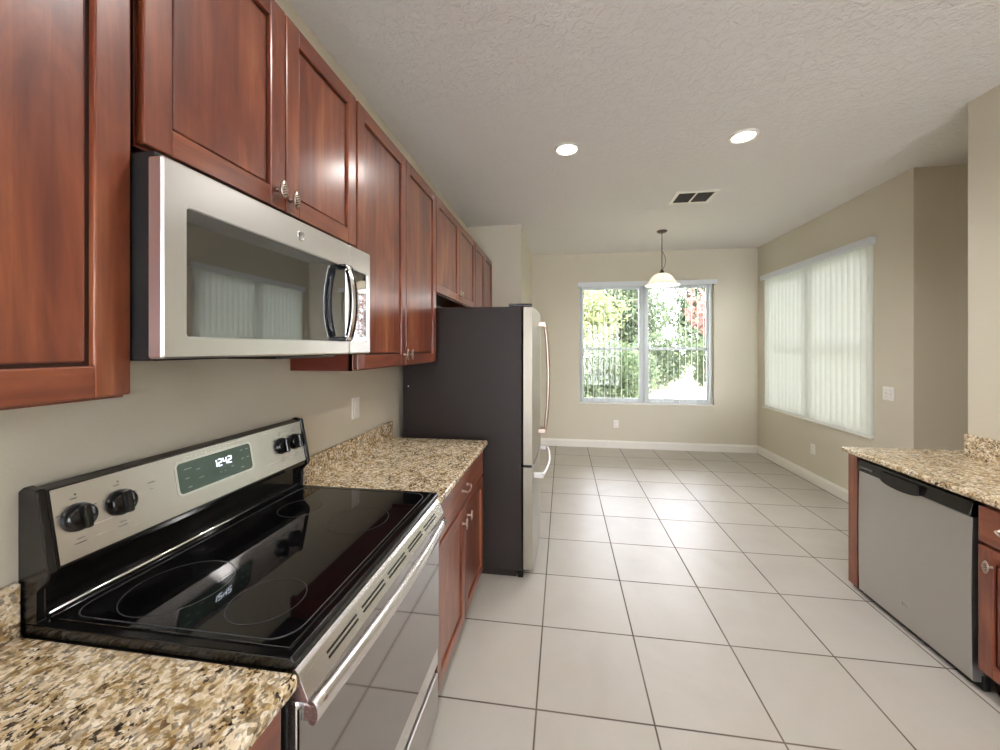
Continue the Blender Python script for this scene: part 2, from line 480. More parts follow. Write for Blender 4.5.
def window_unit(name, wall_axis, a0, a1, z0, z1, d, sgn, mull):
    """double single-hung window. wall_axis 'y': opening runs along x at depth y; 'x': runs along y at depth x"""
    def bx(m, p0, p1, q0, q1, zz0, zz1, mi=0, bev=.003):
        if wall_axis == 'y': m.box(p0, p1, q0, q1, zz0, zz1, mi, bev)
        else: m.box(q0, q1, p0, p1, zz0, zz1, mi, bev)
    q0, q1 = d + sgn*.075, d + sgn*.145
    root = MB(); fw = .045
    bx(root, a0, a0+fw, q0, q1, z0, z1); bx(root, a1-fw, a1, q0, q1, z0, z1)
    bx(root, a0+fw, a1-fw, q0, q1, z0, z0+fw); bx(root, a0+fw, a1-fw, q0, q1, z1-fw, z1)
    c = (a0+a1)/2
    bx(root, c-mull/2, c+mull/2, q0, q1, z0+fw, z1-fw)
    r = struct(name, root, 'vinyl')
    zm = (z0+z1)/2 - .08
    for (s0, s1) in ((a0+fw, c-mull/2), (c+mull/2, a1-fw)):
        for k_, (zz0, zz1, qa, qb) in enumerate(((z0+fw, zm+.02, .08, .105), (zm-.02, z1-fw, .108, .133))):
            f = MB(); t = .03; qa, qb = d+sgn*qa, d+sgn*qb
            bx(f, s0, s0+t, qa, qb, zz0, zz1); bx(f, s1-t, s1, qa, qb, zz0, zz1)
            bx(f, s0+t, s1-t, qa, qb, zz0, zz0+t+.01); bx(f, s0+t, s1-t, qa, qb, zz1-t-.01, zz1)
            sash = f.build('sash_frame', 'vinyl', r)
            g = MB(); qm = (qa+qb)/2
            bx(g, s0+t-.004, s1-t+.004, qm-.002, qm+.002, zz0+t, zz1-t, 0, 0)
            g.build('pane', 'glass', sash)
    s = MB(); bx(s, a0-.0, a1+.0, d - sgn*.022, d+sgn*.075, z0, z0+.018, 0, .004)
    s.build('window_sill', 'trim', r)
    return r
window_unit('window_1', 'y', WX0, WX1, WZ0, WZ1, YF, 1, .085)
window_unit('window_2', 'x', RY0, RY1, RZ0, RZ1, XR, 1, .05)
# added sliding door, admits fill daylight from behind the camera
m = MB()
m.box(DX0, DX0+.06, YB-.12, YB-.04, 0, DZ1, 0, .004); m.box(DX1-.06, DX1, YB-.12, YB-.04, 0, DZ1, 0, .004)
m.box(DX0+.06, DX1-.06, YB-.12, YB-.04, DZ1-.06, DZ1, 0, .004); m.box(DX0+.06, DX1-.06, YB-.12, YB-.04, 0, .04, 0, .004)
m.box(.9, 1.0, YB-.12, YB-.04, .04, DZ1-.06, 0, .004)
d = struct('added_door_1', m, 'vinyl')
g = MB(); g.box(DX0+.06, .9, YB-.083, YB-.077, .04, DZ1-.06); g.box(1.0, DX1-.06, YB-.083, YB-.077, .04, DZ1-.06); g.build('pane', 'glass', d)

for x0, x1, lab in ((DX0-.1, .93, 'unseen sheer white curtain added to soften light through the fridge-side half of the glazed rear door'), (.97, DX1+.1, 'unseen sheer white curtain added to soften light through the hall-side half of the glazed rear door')):  # curtains added to diffuse the daylight from the rear door
    m = MB(); N = 90
    a = [m.bm.verts.new((x0+(x1-x0)*i/N, YB+.06+.018*math.sin(i*.9), .02)) for i in range(N+1)]
    b = [m.bm.verts.new((x0+(x1-x0)*i/N, YB+.06+.012*math.sin(i*.9), DZ1+.08)) for i in range(N+1)]
    for i in range(N): m.bm.faces.new((a[i], a[i+1], b[i+1], b[i])).smooth = True
    c_ = m.build('added_curtain', 'sheer'); tag(c_, lab, 'curtain')
# vertical blinds
def vertical_blind(wall_axis, a0, a1, z0, z1, d, n, ang, label, bow=.011):
    cx = (a0+a1)/2
    def pos(a, q, z): return (a, q, z) if wall_axis == 'y' else (q, a, z)
    root = thing('vertical_blind', pos(cx, d, z0), label, 'window blind')
    q0, q1 = d-.075, d+.015
    m = MB()
    if wall_axis == 'y': m.box(a0-.02, a1+.03, q0, q0+.012, z1-.055, z1+.012, 0, .002); m.box(a0-.02, a0-.008, q0+.012, d, z1-.055, z1+.012); m.box(a1+.018, a1+.03, q0+.012, d, z1-.055, z1+.012)
    else: m.box(q0, q0+.012, a0-.03, a1+.02, z1-.055, z1+.012, 0, .002); m.box(q0+.012, d, a0-.03, a0-.018, z1-.055, z1+.012); m.box(q0+.012, d, a1+.008, a1+.02, z1-.055, z1+.012)
    m.build('valance', 'vinyl', root)
    m = MB()
    if wall_axis == 'y': m.box(a0+.01, a1-.01, d-.02, d+.025, z1-.045, z1-.005, 0, .003)
    else: m.box(d-.02, d+.025, a0+.01, a1-.01, z1-.045, z1-.005, 0, .003)
    m.build('headrail', 'vinyl', root)
    rnd = random.Random(5)
    sl = None
    for i in range(n):
        a = a0 + .05 + (a1-a0-.1)*i/(n-1)
        th = ang + rnd.uniform(-.03, .03)
        if sl is None:
            m = MB(); w2 = .044; pts = []
            for j in range(7):
                t = -1 + 2*j/6
                pts.append((t*w2, bow*(1-t*t)))
            lo_ = [m.bm.verts.new((x, y, 0)) for x, y in pts]; hi_ = [m.bm.verts.new((x, y, z1-.05-(z0+.03))) for x, y in pts]
            for j in range(6): m.bm.faces.new((lo_[j], lo_[j+1], hi_[j+1], hi_[j])).smooth = True
            sl = m.build('slat', 'slat', root, origin=(0, 0, 0), normals=True)
            o = sl
        else:
            o = sl.copy(); C.objects.link(o); o.parent = root
        o.location = Vector(pos(a, d, z0+.03)) - WORLDPOS[root.name]
        o.rotation_euler = (0, 0, th)
    return root
# far window: slats turned open (edge-on from the kitchen); side window: slats turned nearly closed
vertical_blind('y', WX0, WX1, WZ0, WZ1, YF+.025, 23, PI/2 - .2, 'white vertical blind with slats turned open, across the garden-view window under the valance', .004)
vertical_blind('x', RY0, RY1, RZ0, RZ1, XR+.03, 23, PI/2 + .74, 'white vertical blind with slats nearly closed, over the window in the side wall')

# ------------------------------------------------------------------ cabinets
def door_mesh(xf, y0, y1, z0, z1, facing=1, th=.02, fw=.058):
    """shaker door; front plane at x=xf, facing +x or -x. Material 0 panel, 1 stile, 2 rail, 3 dark groove"""
    s = facing; xb = xf - s*th
    m = MB()
    m.box(xb, xf, y0, y0+fw, z0, z1, 1, .0035); m.box(xb, xf, y1-fw, y1, z0, z1, 1, .0035)
    m.box(xb, xf-s*.0004, y0+fw-.001, y1-fw+.001, z0, z0+fw, 2, .003); m.box(xb, xf-s*.0004, y0+fw-.001, y1-fw+.001, z1-fw, z1, 2, .003)
    m.box(xb+s*.001, xf-s*.013, y0+fw, y1-fw, z0+fw, z1-fw, 3)
    m.box(xb+s*.002, xf-s*.009, y0+fw+.007, y1-fw-.007, z0+fw+.007, z1-fw-.007, 0, .004)
    return m
DM = ['wood', 'woodv', 'woodh', 'glaze']
knob_src = [None]
def knob(parent, x, y, z, facing=1):
    """pointed oval knob with slanting ridges on a short stem"""
    if knob_src[0] is None:
        m = MB()
        m.lathe([(0, 0), (.0075, 0), (.006, .004), (.0045, .008), (.0045, .018), (.007, .022)], (0, 0, 0), 'x', 12)
        # leaf-shaped face
        N = 20; rim = []; 
        def outline(t, sc): 
            return (sc*.0145*math.sin(t)*(1-.25*abs(math.cos(t))), sc*.029*math.cos(t))
        layers = [(.020, .85), (.023, 1.0), (.0265, .9), (.029, .55)]
        rings = [[m.bm.verts.new((hx, *outline(2*PI*i/N, sc))) for i in range(N)] for hx, sc in layers]
        for a in range(len(rings)-1):
            for i in range(N):
                f = m.bm.faces.new((rings[a][i], rings[a][(i+1) % N], rings[a+1][(i+1) % N], rings[a+1][i])); f.smooth = True
        m.bm.faces.new(rings[0]); m.bm.faces.new(rings[-1])
        for t in (-.016, -.0085, -.001, .0065, .014):
            m.tube([(.0275, -.0095, t-.005), (.0300, 0, t), (.0275, .0095, t+.005)], .0013, 1, 6)
        o = m.build('knob', ['nickel', 'bronze'], parent, origin=(0, 0, 0)); knob_src[0] = o
    else:
        o = knob_src[0].copy(); C.objects.link(o); o.parent = parent
    o.location = Vector((x, y, z)) - WORLDPOS[parent.name]
    o.rotation_euler = (0, 0, 0 if facing > 0 else PI)
    return o
def bail_pull(parent, x, y, z, facing=1, w=.1):
    s = facing; m = MB()
    for e in (-1, 1):
        m.lathe([(0, 0), (.009, 0), (.009, s*.003), (.005, s*.006), (.0045, s*.02), (0, s*.022)], (x, y+e*w/2, z), 'x', 12)
    pts = []
    for i in range(13):
        t = -1 + 2*i/12
        pts.append((x + s*(.020 + .009*(1-t*t)), y + t*w/2, z - .012*(1-t**4)))
    m.tube(pts, [.0035 + .002*abs(math.cos(i*PI/6)) for i in range(13)], 0, 8)
    return m.build('drawer_pull', 'nickel', parent)

def upper_cabinet(y0, y1, z0, z1, ndoor, label, knobs=(), xf=-.835, xb=XL+.001, group='cherry wall cabinets over the range side', name='wall_cabinet'):
    r = thing(name, (xb, (y0+y1)/2, z0), label, 'cabinet', group)
    g = .0015
    m = MB()
    xc = xf-.022
    t = .018
    m.box(xb, xc, y0+g, y0+t, z0, z1, 0, .001); m.box(xb, xc, y1-t, y1-g, z0, z1, 0, .001)
    m.box(xb, xc, y0+t, y1-t, z1-t, z1, 0); m.box(xb, xc-.02, y0+t, y1-t, z0+.018, z0+.018+t, 0)
    m.box(xb, xb+.006, y0+t, y1-t, z0+.02, z1-t, 0)
    m.build('carcass', 'int', r)
    f = MB()
    f.box(xc-.019, xc+.0005, y0+g, y0+.03, z0, z1, 0, .001); f.box(xc-.019, xc+.0005, y1-.03, y1-g, z0, z1, 0, .001)
    f.box(xc-.019, xc+.0005, y0+.03, y1-.03, z0, z0+.03); f.box(xc-.019, xc+.0005, y0+.03, y1-.03, z1-.03, z1)
    f.build('face_frame', 'woodv', r)
    W = (y1-y0)/ndoor
    for i in range(ndoor):
        a, b = y0 + i*W + (.004 if i == 0 else .002), y0 + (i+1)*W - (.004 if i == ndoor-1 else .002)
        dm = door_mesh(xf, a, b, z0+.006, z1-.006).build('door', DM, r)
        WORLDPOS[dm.name] = WORLDPOS[dm.name]
        for (ki, ky, kz) in knobs:
            if ki == i: knob(dm, xf, ky, kz)
    return r
UZ0, UZ1 = 1.432, 2.552
upper_cabinet(.165, .629, UZ0, UZ1, 1, 'tall cherry wall cabinet with one recessed-panel door beside the near end of the microwave', name='wall_cabinet')
upper_cabinet(.643, 1.438, 1.935, UZ1, 2, 'short two-door cherry wall cabinet directly above the microwave', [(0, 1.004, 1.995), (1, 1.058, 1.985)])
upper_cabinet(1.442, 2.418, UZ0, UZ1, 2, 'tall two-door cherry wall cabinet between the microwave and the fridge', [(0, 1.902, 1.492), (1, 1.962, 1.492)])
upper_cabinet(2.424, 3.53, 1.895, UZ1, 2, 'short two-door cherry wall cabinet above the fridge', [(0, 2.945, 1.955), (1, 3.01, 1.955)])
upper_cabinet(3.545, 4.405, UZ0, UZ1, 2, 'two-door cherry wall cabinet past the fridge, against the beige pantry wall', [(0, 3.94, 1.5), (1, 4.0, 1.5)])

CT = .93
XF = -.505
def base_cabinet(y0, y1, label, xf, xb, zt, facing, doors, drawers, group, endpanel=None):
    """doors: (ya, yb, knob y); drawers: (ya, yb, pull y)"""
    s = facing
    r = thing('base_cabinet', ((xf+xb)/2, (y0+y1)/2, 0), label, 'cabinet', group)
    xc = xf - s*.022
    m = MB(); t = .018
    m.box(xb, xc, y0+.001, y0+t, .1, zt, 0); m.box(xb, xc, y1-t, y1-.001, .1, zt, 0)
    m.box(xb, xc, y0+t, y1-t, .1, .118); m.box(xb, xb+s*.006, y0+t, y1-t, .118, zt)
    m.build('carcass', 'int', r)
    m = MB(); m.box(xb, xf-s*.085, y0+.001, y1-.001, 0, .1); m.build('toe_kick', 'kick', r)
    m = MB()
    m.box(xc-s*.019, xc, y0+.001, y0+.035, .1, zt, 0); m.box(xc-s*.019, xc, y1-.035, y1-.001, .1, zt, 0)
    m.box(xc-s*.019, xc, y0+.035, y1-.035, zt-.035, zt, 0); m.box(xc-s*.019, xc, y0+.035, y1-.035, zt-.21, zt-.175, 0)
    m.box(xc-s*.019, xc, y0+.035, y1-.035, .1, .125, 0)
    m.build('face_frame', 'woodv', r)
    for (a, b, ky) in doors:
        dm = door_mesh(xf, a, b, .112, zt-.19, s).build('door', DM, r)
        if ky is not None: knob(dm, xf, ky, zt-.265, s)
    for (a, b, py) in drawers:
        d2 = MB(); d2.box(xf-s*.02, xf, a, b, zt-.175, zt-.02, 0, .005)
        dr = d2.build('drawer', ['woodh'], r)
        bail_pull(dr, xf, py, zt-.095, s)
    return r
LC = 'cherry base cabinets on the range side'
ZT = CT-.031
base_cabinet(1.462, 2.372, 'cherry base cabinet with a wide drawer over two doors, between range and fridge', XF, XL+.001, ZT, 1,
             [(1.475, 1.912, 1.865), (1.918, 2.36, 1.965)], [(1.475, 2.36, 1.90)], LC)
base_cabinet(-.45, .630, 'cherry base cabinet under the granite corner in front of the range', XF, XL+.001, ZT, 1,
             [(-.44, .09, .05), (.095, .620, .14)], [(-.44, .09, -.17), (.095, .620, .36)], LC)

# granite worktops
def worktop(name, x0, x1, y0, y1, zt, label, splash, side):
    m = MB()
    m.box(x0, x1, y0, y1, zt-.031, zt, 0, .009, 3)
    o = m.build(name, 'granite'); tag(o, label, 'worktop')
    s = MB(); s.box(*splash, 0, .003)
    s.build('backsplash', 'granite', o)
    return o
worktop('granite_worktop', XL+.001, -.482, 1.457, 2.395, CT, 'speckled granite worktop between the range and the fridge', (XL+.001, XL+.022, 1.457, 2.375, CT-.0005, CT+.108), 0)
worktop('granite_worktop', XL+.001, -.482, -.46, .635, CT, 'speckled granite worktop at the near corner, in front of the range', (XL+.001, XL+.022, -.46, .635, CT-.0005, CT+.108), 0)

# wall plates
def plate(x, y, z, facing, kind, label, cat):
    """facing: unit axis string '+x','-x','-y'"""
    r = thing({'switch': 'light_switch', 'outlet': 'wall_outlet'}[cat], (x, y, z-.06), label, {'switch': 'light switch', 'outlet': 'power outlet'}[cat])
    w_ = .118 if kind == 'double' else .072
    m = MB(); m.box(0, .006, -w_/2, w_/2, -.058, .058, 0, .0025)
    R = Matrix.Rotation({'+x': 0, '-x': PI, '-y': -PI/2}[facing], 3, 'Z')
    def put(mb, name, mats, par):
        mb.rot((0, 0, 0), R)
        for v in mb.bm.verts: v.co += Vector((x, y, z))
        return mb.build(name, mats, par)
    cp = put(m, 'cover_plate', ['plate'], r)
    if kind == 'rocker':
        m = MB(); m.prism([(.006, -.033), (.0105, -.033), (.0075, 0), (.0095, .033), (.006, .033)], 'y', -.017, .017); put(m, 'rocker', ['plate'], r)
    elif kind == 'double':
        for yy, up in ((-.024, 1), (.024, -1)):
            m = MB(); m.box(.006, .0075, yy-.0045, yy+.0045, -.012, .012, 0)
            m.prism([(.006, -.004), (.018, up*.008-.003), (.019, up*.008+.003), (.006, .004)], 'y', yy-.003, yy+.003, 0); put(m, 'toggle', ['plate', 'print'], r)
        for yy in (-.024, .024):
            for zz in (-.03, .03):
                m = MB(); m.lathe([(0, .0072), (.003, .007), (.003, .006)], (0, yy, zz), 'x', 10); put(m, 'screw', ['print'], r)
    else:
        for zz in (-.02, .02):
            m = MB(); m.lathe([(0, .009), (.015, .009), (.0168, .006)], (0, 0, zz), 'x', 20)
            so = put(m, 'socket', ['plate'], r)
            m = MB(); m.box(.0088, .0096, -.0075, -.0055, zz-.002, zz+.008); m.box(.0088, .0096, .0055, .0075, zz-.002, zz+.007); m.lathe([(0, .0096), (.0024, .0096), (.0024, .008)], (0, 0, zz-.009), 'x', 10)
            put(m, 'slots', ['print'], so)
    return r
plate(XL, 1.947, 1.195, '+x', 'rocker', 'white rocker switch on the wall above the granite backsplash', 'switch')
plate(XR, 3.70, 1.129, '-x', 'double', 'white double toggle switch on the side wall near the jog', 'switch')
plate(XR, 4.70, .383, '-x', 'outlet', 'white power outlet low on the side wall under the closed blinds', 'outlet')
plate(.80, YF, .365, '-y', 'outlet', 'white power outlet low on the far wall under the garden-view window', 'outlet')

# ------------------------------------------------------------------ range
SY0, SY1 = .642, 1.450
rg = thing('range', (-.8, 1.05, 0), 'freestanding electric range with black glass cooktop and stainless front, between the granite worktops', 'stove')
m = MB(); m.box(XL+.01, -.515, SY0, SY1, .06, .925, 0, .003); m.box(XL+.02, -.56, SY0+.02, SY1-.02, .0, .06, 0); m.build('body', 'blackd', rg)
# cooktop frame and glass
m = MB(); m.prism([(-1.134, .926), (-.500, .926), (-.495, .932), (-.495, .944), (-.503, .9495), (-1.134, .9495)], 'y', SY0-.004, SY1+.004, 0, .0025)
m.build('cooktop_frame', 'black', rg)
ck = MB(); ck.box(-1.085, -.520, SY0+.016, SY1-.016, .9497, .9535, 0, .0015)
ck = ck.build('cooktop_glass', 'ctop', rg)
def ring(cx, cy, r, parent, name='burner_ring', wd=.0022):
    m = MB(); z = .9537
    m.lathe([(r-wd, z), (r-wd, z+.0003), (r, z+.0003), (r, z)], (cx, cy, 0), 'z', 64, 0, False)
    return m.build(name, 'ring', parent)
for cx, cy, r in ((-.915, .79, .108), (-.668, .775, .080), (-.93, 1.235, .075), (-.68, 1.18, .098)): ring(cx, cy, r, ck)
m = MB(); pts = []
def rr(x0, x1, y0, y1, r, n=6):
    out = []
    for (cx, cy, a0) in ((x1-r, y1-r, 0), (x0+r, y1-r, PI/2), (x0+r, y0+r, PI), (x1-r, y0+r, 1.5*PI)):
        for i in range(n+1):
            a = a0 + PI/2*i/n; out.append((cx+r*math.cos(a), cy+r*math.sin(a)))
    return out
pts = [(x, y, .954) for x, y in rr(-1.06, -.532, SY0+.027, SY1-.027, .05)]; pts.append(pts[0])
m.tube(pts, .0011, 0, 6, caps=False); m.build('border_line', 'ring', ck)
# backguard
bgd = MB()
bgd.prism([(-1.132, .945), (-1.132, 1.222), (-1.118, 1.231), (-1.0912, 1.225), (-1.060, 1.058), (-1.064, 1.046), (-1.104, 1.036), (-1.104, .945)], 'y', SY0+.010, SY1-.010, 0)
bk = bgd.build('backguard', 'black', rg)
for a, b in ((SY0-.004, SY0+.012), (SY1-.012, SY1+.004)):
    m = MB(); m.prism([(-1.134, .9497), (-1.134, 1.226), (-1.120, 1.236), (-1.087, 1.230), (-1.053, 1.056), (-1.060, 1.040), (-1.088, 1.020), (-1.088, .952), (-1.07, .9497)], 'y', a, b, 0, .003)
    m.build('end_cap', 'blackm', bk)
# stainless face
fx = lambda z: -1.094 + (1.240 - z) * (.034/.182)
ang = math.atan2(.034, .182)
m = MB(); o1 = .0025
m.prism([(fx(1.222)-.001, 1.222), (fx(1.222)+o1, 1.222), (fx(1.064)+o1, 1.064), (fx(1.064)-.001, 1.064)], 'y', SY0+.018, SY1-.018, 0)
m_face = m
m = MB(); m.tube([(-1.098, SY0+.014, .957), (-1.098, SY1-.014, .957)], .007, 0, 10); m.build('ledge_trim', 'polished', bk)
def on_face(z, off=o1): return fx(z) + off
nrm = Vector((math.cos(ang), 0, math.sin(ang)))
updir = Vector((-math.sin(ang), 0, math.cos(ang)))
def face_box(m, y0, y1, z0, z1, off, th, mi=0, r=0):
    c0 = Vector((on_face(0.5*(z0+z1), off), 0, .5*(z0+z1)))
    hh = (z1-z0)/2
    n = 6; ring_pts = rr(-(y1-y0)/2, (y1-y0)/2, -hh, hh, r, n) if r else [(-(y1-y0)/2, -hh), ((y1-y0)/2, -hh), ((y1-y0)/2, hh), (-(y1-y0)/2, hh)]
    A, B = [], []
    for (a, b) in ring_pts:
        p = c0 + updir*b + Vector((0, (y0+y1)/2 + a, 0))
        A.append(m.bm.verts.new(p)); B.append(m.bm.verts.new(p + nrm*th))
    fs = [m.bm.faces.new(A), m.bm.faces.new(B)]
    for i in range(len(A)): fs.append(m.bm.faces.new((A[i], B[i], B[(i+1) % len(A)], A[(i+1) % len(A)])))
    for f in fs: f.material_index = mi
# printed dial marks belong to the stainless face itself
for ky in (.700, .782, 1.316, 1.388):
    face_box(m_face, ky-.0015, ky+.0015, 1.198, 1.202, o1+.0002, .0004, 1)
    for (a, b, wd) in ((-.01, 1.192, .012), (-.036, 1.165, .006), (.03, 1.166, .006), (-.008, 1.104, .014), (-.012, 1.095, .02)):
        face_box(m_face, ky+a, ky+a+wd, b-.0009, b+.0009, o1+.0002, .0004, 1)
face_box(m_face, .852, .855, 1.155, 1.159, o1+.0002, .0004, 1); face_box(m_face, .845, .863, 1.172, 1.174, o1+.0002, .0004, 1)
face = m_face.build('control_panel', ['steel', 'print'], bk)
m = MB(); face_box(m, .915, 1.178, 1.106, 1.204, o1-.0008, .0022, 0, .014); m.build('display_bezel', 'polished', face)
m = MB(); face_box(m, .922, 1.171, 1.112, 1.198, o1+.0010, .0012, 0, .011)
# 12:42 in seven-segment digits, plus small key legends
SEG = {'1': 'bc', '2': 'abged', '4': 'fgbc'}
dw, dh, st = .011, .020, .0028
y = 1.030
for ch in '1242':
    y0 = y; zc = 1.166
    for sname in SEG[ch]:
        hz = {'a': dh/2, 'g': 0, 'd': -dh/2}
        if sname in hz: face_box(m, y0, y0+dw, zc+hz[sname]-st/2, zc+hz[sname]+st/2, o1+.0022, .0005, 1)
        else:
            yy = y0+dw if sname in 'bc' else y0
            zz = zc+dh/4 if sname in 'bf' else zc-dh/4
            face_box(m, yy-st/2, yy+st/2, zz-dh/4, zz+dh/4, o1+.0022, .0005, 1)
    y += dw + .0065
    if ch == '2' and y < 1.065:
        for dz in (-.006, .006): face_box(m, y-.0045, y-.0022, zc+dz-.0012, zc+dz+.0012, o1+.0022, .0005, 1)
for (ly, lz, lw) in ((.94, 1.178, .022), (.975, 1.168, .012), (.94, 1.152, .012), (.98, 1.142, .016), (.945, 1.126, .012), (1.13, 1.182, .01), (1.152, 1.182, .01), (1.13, 1.155, .01), (1.152, 1.155, .01), (1.09, 1.142, .01), (1.125, 1.128, .012), (1.05, 1.136, .004), (1.065, 1.136, .004)):
    face_box(m, ly, ly+lw, lz-.0012, lz+.0012, o1+.0022, .0003, 2)
ds = m.build('display', ['disp', 'digit', 'legend'], face)
# knobs and printed marks
for ky in (.700, .782, 1.316, 1.388):
    zc = 1.150; c = Vector((on_face(zc, o1), ky, zc))
    m = MB()
    m.lathe([(0, 0), (.0, 0), (.030, 0), (.031, .004), (.028, .012), (.0265, .016), (.022, .019), (0, .0195)], (0, 0, 0), 'x', 28)
    m.box(.016, .031, -.007, .007, -.027, .027, 0, .004)
    R = Matrix.Rotation(-ang, 3, 'Y'); m.rot((0, 0, 0), R)
    for v in m.bm.verts: v.co += c
    kn = m.build('burner_knob', 'black', face)
# front: sloped vent strip, door, handle, drawer
XD = -.492
m = MB()
m.prism([(-.53, .925), (-.497, .9255), (-.490, .918), (-.470, .872), (-.474, .866), (-.53, .866)], 'y', SY0, SY1, 0, .001)
vs = m.build('vent_trim', 'steel', rg)
m = MB()
p0 = Vector((-.488, 0, .9135)); p1 = Vector((-.471, 0, .8745)); dd = (p1-p0); nn = Vector((-dd.z, 0, dd.x)); nn.normalize()
if nn.x < 0: nn = -nn
for i in range(5):
    ya = SY0 + .075 + i*.136; yb = ya + .112
    for t in (.30, .55):
        a = p0 + dd*t; b = p0 + dd*(t+.11)
        q = [Vector((a.x, ya, a.z)), Vector((a.x, yb, a.z)), Vector((b.x, yb, b.z)), Vector((b.x, ya, b.z))]
        A = [m.bm.verts.new(v + nn*.0006) for v in q]; B = [m.bm.verts.new(v - nn*.001) for v in q]
        m.bm.faces.new(A); m.bm.faces.new(B)
        for j in range(4): m.bm.faces.new((A[j], B[j], B[(j+1) % 4], A[(j+1) % 4]))
m.build('vent_slots', 'slot', vs)
m = MB(); m.box(-.53, XD, SY0+.003, SY1-.003, .268, .862, 0, .006); dr = m.build('oven_door', 'steel', rg)
m = MB(); m.box(XD-.004, XD+.0025, SY0+.004, SY1-.004, .345, .848, 0, .001); m.build('oven_glass', 'oven', dr)
m = MB(); hz = .838; n = 24
pts = []
for i in range(n+1):
    t = -1 + 2*i/n
    pts.append((XD + .022 + .018*(1-t*t), (SY0+SY1)/2 + t*.394, hz))
m.tube(pts, .0135, 0, 14, 1.7)
for e in (-1, 1):
    yy = (SY0+SY1)/2 + e*.380
    m.box(XD-.001, XD+.028, yy-.014, yy+.014, hz-.018, hz+.018, 0, .004)
m.build('door_handle', 'steel', dr)
m = MB(); m.box(-.53, XD, SY0+.003, SY1-.003, .07, .236, 0, .006); m.build('storage_drawer', 'steelm', rg)

# ------------------------------------------------------------------ microwave
MX = -.755; MY0, MY1, MZ0, MZ1 = .617, 1.400, 1.503, 1.897
mw = thing('microwave', (-.94, 1.02, MZ0), 'stainless over-the-range microwave with dark glass door, hung under the short wall cabinet', 'microwave')
m = MB(); m.box(XL+.002, -.786, .628, 1.43, MZ0, MZ1+.015, 0, .002); m.build('body', 'blackd', mw)
m = MB(); m.box(-1.0, -.83, 1.0, 1.28, MZ0-.008, MZ0+.001, 0, .002); m.build('light_lens', 'blackm', mw)
def frame_with_hole(y0, y1, z0, z1, hy0, hy1, hz0, hz1, x0, x1, r):
    m = MB(); n = 5
    outer = rr(y0, y1, z0, z1, .006, n); inner = rr(hy0, hy1, hz0, hz1, r, n)
    bm = m.bm
    def ringv(pts, x): return [bm.verts.new((x, a, b)) for a, b in pts]
    e = .004
    out0 = ringv(outer, x0); out1 = ringv(outer, x1-e)
    o2 = rr(y0+e, y1-e, z0+e, z1-e, .004, n); out2 = ringv(o2, x1)
    inn = ringv(inner, x1); inb = ringv(rr(hy0+.002, hy1-.002, hz0+.002, hz1-.002, r, n), x1-.006)
    N = len(outer)
    for A, B in ((out0, out1), (out1, out2), (out2, inn), (inn, inb)):
        for i in range(N): bm.faces.new((A[i], A[(i+1) % N], B[(i+1) % N], B[i]))
    bm.faces.new(out0)
    return m
MS = 1.252
m = frame_with_hole(MY0, MS-.001, MZ0+.004, MZ1, MY0+.047, MS-.004-.012, MZ0+.047, MZ1-.083, -.785, MX, .008)
md = m.build('door', 'steelv', mw)
m = MB(); m.box(MX-.012, MX-.0045, MY0+.03, MS-.01, MZ0+.042, MZ1-.078, 0); dg = m.build('door_glass', 'mwglass', md)
m = frame_with_hole(MS+.001, MY1, MZ0+.004, MZ1, MS+.022, MY1-.022, MZ0+.047, MZ1-.083, -.785, MX, .008)
mp_ = m.build('control_panel', 'steelv', mw)
m = MB(); m.box(MX-.012, MX-.0045, MS+.018, MY1-.018, MZ0+.042, MZ1-.078, 0); m.build('control_glass', 'mwglass', mp_)
m = MB(); n = 20; pts = []; rad = []
for i in range(n+1):
    t = -1 + 2*i/n
    pts.append((MX + .030 + .020*(1-t*t), 1.205, (MZ0+.047+MZ1-.083)/2 + t*.128)); rad.append(.0065)
bm = m.bm; prev = None
for i, p in enumerate(pts):        # flat bowed strap
    hw = .016; th = .004
    r4 = [bm.verts.new((p[0]+dx, p[1]+dy, p[2])) for dx, dy in ((-th, -hw), (th*.2, -hw), (th, 0), (th*.2, hw), (-th, hw))]
    if prev:
        for j in range(5): bm.faces.new((prev[j], prev[(j+1) % 5], r4[(j+1) % 5], r4[j])).smooth = True
    else: bm.faces.new(r4)
    prev = r4
bm.faces.new(prev)
hd = m.build('door_handle', 'polished', md)
m = MB()
for zz in (pts[0][2]+.004, pts[-1][2]-.004):
    m.box(MX-.005, MX+.028, 1.190, 1.220, zz-.008, zz+.008, 0, .003)
pb = [(p[0]-.0075, p[1], p[2]) for p in pts[1:-1]]
m.tube(pb, .014, 0, 8, .25, up=(0, 1, 0))
m.build('handle_mount', 'black', hd)
def badge(parent, x, y, z, r, facing, name='round_badge'):
    s = facing; m = MB()
    m.lathe([(0, s*.002), (r*.8, s*.002), (r*.86, s*.0032), (r, s*.0028), (r, 0)], (x, y, z), 'x', 28, 0)
    for (a0, cy, cz) in ((.3, -.32, .05), (3.4, .3, -.05)):
        pts = [(x + s*.0024, y + r*(cy + .28*math.cos(a0+t*.5)), z + r*(cz + .38*math.sin(a0+t*.5))) for t in range(10)]
        m.tube(pts, r*.05, 1, 5)
    return m.build(name, ['steelm', 'print'], parent)
badge(md, MX, 1.0, MZ1-.043, .014, 1)

